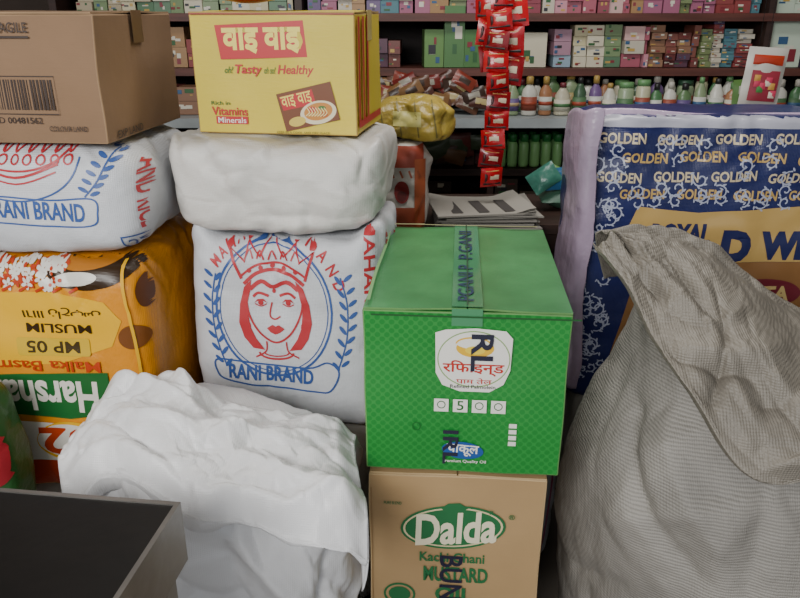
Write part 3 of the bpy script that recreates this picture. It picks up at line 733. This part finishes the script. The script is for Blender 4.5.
# ================================================================ METAL TABLE
mb=MB(); blk=M('black_table_top','#100e0d',.5,'carton',ns=6,spec=.25); stl=M('steel_trim','#8a8783',.35,'carton',metal=.8,ns=8)
T=Matrix.Translation((-.603,.66,0))@Matrix.Rotation(math.radians(-7),4,'Z')
mb.box(-.268,.268,-.218,.218,.855,.866,blk,T)
for x0,x1,y0,y1 in((-.275,.275,.218,.225),(-.275,.275,-.225,-.218),(.268,.275,-.218,.218),(-.275,-.268,-.218,.218)): mb.box(x0,x1,y0,y1,.77,.868,stl,T)
mb.box(-.268,.268,-.218,.218,.77,.78,stl,T)
for x in(-.26,.23):
    for y in(-.21,.18): mb.box(x,x+.03,y,y+.03,0,.77,stl,T)
for y in(-.2,.19): mb.box(-.23,.23,y,y+.015,.2,.23,stl,T)
finish('metal_table',[mb.obj('t')])
# ================================================================ BLUE GOLD SACK
finish('grain_sack',[sack((.80,1.97,0),.62,.34,.498,-2,wdirty,seed=41,N=30)])
bm_=M('navy_woven_pp','#1d2557',.28,'weave',lo=.75,hi=1.15)
b=sack((.79,1.94,.5),.68,.33,.765,-3,bm_,n=7,seed=44,N=76,lump=.014,wr=1.9,folds=.003,m=14,bul=.02,nc=40)
p=Print(690,220,.00244,.0025); gd=ink('#b8985a',.28); wl=ink('#a4a9bd',.35); gb=ink('#86603a',.3)
rr=random.Random(11)
p.begin(); p.rect(ink('#9a9aa6',.3),590,119,830,130)
p.poly(gd,[(640,206),(700,211),(830,203),(830,262),(740,262),(700,272),(650,268),(628,240)])
p.poly(gb,[(650,268.3),(700,272.3),(740,262.3),(830,262.3),(830,380),(626,380)]); p.end()
p.begin()
for row in range(4):
    for k in range(4):
        x=596+k*56+(row%2)*24; y=135+row*18+rr.uniform(-1.5,1.5)
        p.text(gd if row%2 else ink('#c4b494',.3),'GOLDEN',x,y,x+44,y+10,bold=.03,rot=rr.uniform(-2,2))
p.end()
def swirl(x,y,s,dirn):
    a0=rr.uniform(0,6.28); pts=[]
    for k in range(15):
        a=a0+k*.48*dirn; r=s*(1-k/16.5); pts.append((x+r*math.cos(a),y+r*math.sin(a)))
    p.stroke(wl,pts,1.5,smooth=False)
    for k in range(0,10,2):
        a=a0+k*.48*dirn; r=s*(1-k/16.5)*1.22; p.ell(wl,x+r*math.cos(a),y+r*math.sin(a),s*.26,s*.11,math.degrees(a)+50*dirn,10)
p.begin()
for j in range(5):
    for k in range(11):
        x=594+k*21+rr.uniform(-3,3); y=148+j*14+rr.uniform(-3,3)
        if j<3 and k>1 and rr.random()<.55: continue
        if j==4 and k>2: y-=6
        swirl(x,y,rr.uniform(6.5,9.5),rr.choice([-1,1]))
for k in range(44):
    swirl(rr.uniform(584,622),205+k*4.6,rr.uniform(5.5,9),rr.choice([-1,1]))
p.end(); p.begin()
nv=ink('#1a2050'); p.text(nv,'ROYAL',656,222,716,244,bold=.05); p.text(nv,'D',728,228,758,262,bold=.07); p.text(nv,'WH',768,230,828,260,bold=.07)
p.ell(ink('#6a1f2c'),780,296,40,16); p.end(); p.text(ink('#c0a870'),'ATTA',752,288,808,304,bold=.04)
o=p.build(rayed(b,(.708,1.75,1.014),-3),True,.002,.0005,.012)
mb=MB(); pk=M('lilac_liner','#a592a8',.25,'plastic')
def liner(u,v):
    z=.56+.725*v-.05*ss(.5,0,u)*v
    q=cr_([(.468,2.09,0),(.448,1.95,0),(.440,1.82,0),(.448,1.762,0),(.476,1.752,0)],u)
    return Vector((q.x+.005*math.sin(v*13)+.006*(facet(Vector((u*3,v*9,1)))-.4)-.004,q.y-.004*math.sin(v*9),z+.006*math.sin(u*9)*v))
mb.grid(liner,30,60,pk)
def liner2(u,v):
    x=.46+.60*u; z=1.245+.03*v+.004*math.sin(u*9)-.012*u; y=1.83+.010*math.sin(u*13)+.02*v
    return Vector((x,y,z))
mb.grid(liner2,60,8,pk)
l=solid(mb.obj('l'),.0015)
finish('printed_grain_sack',[b,o,l])
# ================================================================ BIG RIBBED SACK
jm=M('grey_ribbed_sack','#8f8b84',.6,'rib',ws=52,ws2=80,wst=.6,wst2=.4,wd=1.0,lo=.78,hi=1.06,nst=.6)
jf=M('grey_sack_flap','#7e786e',.55,'weave',ws=70,ws2=70,wst=.5,wst2=.5,lo=.74,hi=1.08,nst=.6)
mb=MB(); cx2,cy2=.855,1.375
def genj(r):
    p=Vector((r.uniform(-.9,.6),0,r.uniform(.1,1.0))); t=r.choice([r.uniform(1.1,1.9),r.uniform(.2,.9),r.uniform(2.2,3)]); L=r.uniform(.12,.4); d=Vector((math.cos(t),0,math.sin(t)))
    return p-d*L/2,p+d*L/2
CJ=rnd_creases(15,44,genj,(.010,.030),(.006,.017))
def jbody(u,v):
    a=u*2*math.pi; S=lambda q,e:math.copysign(abs(q)**e,q); ca,sa=math.cos(a),math.sin(a)
    if v<.8: z=v/.8*.95; k=1.0+.04*math.sin(z*3)-.25*ss(.5,1.0,z)**1.2
    else: t=(v-.8)/.2; z=.95+.06*math.sin(t*1.57); k=.79*math.cos(t*1.57)**.8
    x=.465*k*S(ca,.82); y=.335*k*S(sa,.82)
    arc=math.atan2(ca,-sa)*.42
    f=.026*noise.noise(Vector((x*4,y*4,z*3))+Vector((5,5,1)))+crease_eval(CJ,Vector((arc,0,z)))*ss(.88,.78,v)
    f+=.015*(facet(Vector((x*6,y*6,z*4))+Vector((4,4,4)))-.4)+.004*(facet(Vector((x*16,y*16,z*14)))-.4)
    P=Vector((cx2+x,cy2+y,z))+Vector((ca,sa,.2))*f*min(1,k*1.5)*ss(0,.1,z+.02)
    P.z*=1-.13*ss(.5,.95,P.x)
    return P
mb.grid(jbody,240,170,jm); j1=mb.obj('j')
hem=[(.356,1.28,1.100),(.378,1.16,1.075),(.407,1.08,1.012),(.451,1.0,.948),(.531,.945,.842),(.66,.94,.855),(.86,.97,.86)]
mid=[(.39,1.30,1.122),(.43,1.22,1.105),(.485,1.15,1.06),(.55,1.07,1.0),(.63,1.00,.93),(.76,.99,.905),(.95,1.02,.89)]
rid=[(.365,1.33,1.110),(.445,1.34,1.130),(.53,1.33,1.125),(.63,1.30,1.06),(.74,1.27,.985),(.86,1.26,.94),(1.05,1.25,.92)]
bak=[(.41,1.40,1.0),(.47,1.44,1.0),(.56,1.45,1.0),(.66,1.44,.97),(.76,1.42,.93),(.88,1.42,.89),(1.07,1.4,.88)]
def genk(r):
    p=Vector((r.uniform(0,.8),r.uniform(0,.5),0)); t=r.choice([r.uniform(-.4,.4),r.uniform(.4,1.2),r.uniform(2,2.9)]); L=r.uniform(.1,.35); d=Vector((math.cos(t),math.sin(t),0))
    return p-d*L/2,p+d*L/2
CK=rnd_creases(22,46,genk,(.007,.02),(.006,.019))+[mkcrease((.1,.12,0),(.75,.2,0),.022,.028),mkcrease((.05,.28,0),(.6,.34,0),.02,-.026),mkcrease((.3,.05,0),(.5,.25,0),.018,.022),mkcrease((.12,.2,0),(.5,.12,0),.016,-.02)]
def jflap(u,v):
    R=[cr_(q,u) for q in(hem,mid,rid,bak)]
    pnt=cr_([tuple(r) for r in R],v)
    e=ss(0,.12,v)
    d=.012*noise.noise(Vector((u*5,v*4,1)))+crease_eval(CK,Vector((u*.8,v*.5,0)))
    d+=.017*(facet(Vector((u*6+v*2,v*6,4)))-.35)+.006*(facet(Vector((u*15,v*14,8)))-.4)
    return pnt+Vector((-.3,-.6,.75))*d*(.4+.6*e)
mb=MB(); mb.grid(jflap,220,120,jf)
def jhem(u,v):
    b=jflap(u,0); r=v*math.pi
    return b+Vector((.006,.010-.010*math.cos(r)+.03*v,-.009*math.sin(r)-.004*v))
mb.grid(jhem,220,8,jf)
j2=solid(mb.obj('jf'),.003)
finish('woven_grain_sack',[j1,j2])
# ================================================================ LIGHT / CAMERA
w=bpy.data.worlds.new('world'); scene.world=w; w.use_nodes=True
bg=w.node_tree.nodes['Background']; bg.inputs[0].default_value=(.90,.94,1,1); bg.inputs[1].default_value=1.2
def area(name,loc,rot,sx,sy,e,c):
    l=bpy.data.lights.new(name,'AREA'); l.shape='RECTANGLE'; l.size=sx; l.size_y=sy; l.energy=e; l.color=c
    o=bpy.data.objects.new(name,l); COL.objects.link(o); o.location=loc; o.rotation_euler=[math.radians(a) for a in rot]
area('shopfront_daylight',(-1.1,-1.1,2.2),(64,0,-18),1.6,.9,95,(1,.99,.97))
area('shelf_fill_light',(.3,2.1,2.62),(0,0,0),1.6,.5,34,(1,.97,.92))  # added fill lamp under the ceiling, brightens the back shelves
cd=bpy.data.cameras.new('camera'); cam=bpy.data.objects.new('camera',cd); COL.objects.link(cam)
cd.sensor_width=36; cd.lens=33.3; cam.location=(0,0,1.5); cam.rotation_euler=(math.radians(68.7),0,0); cd.clip_start=.02
scene.camera=cam
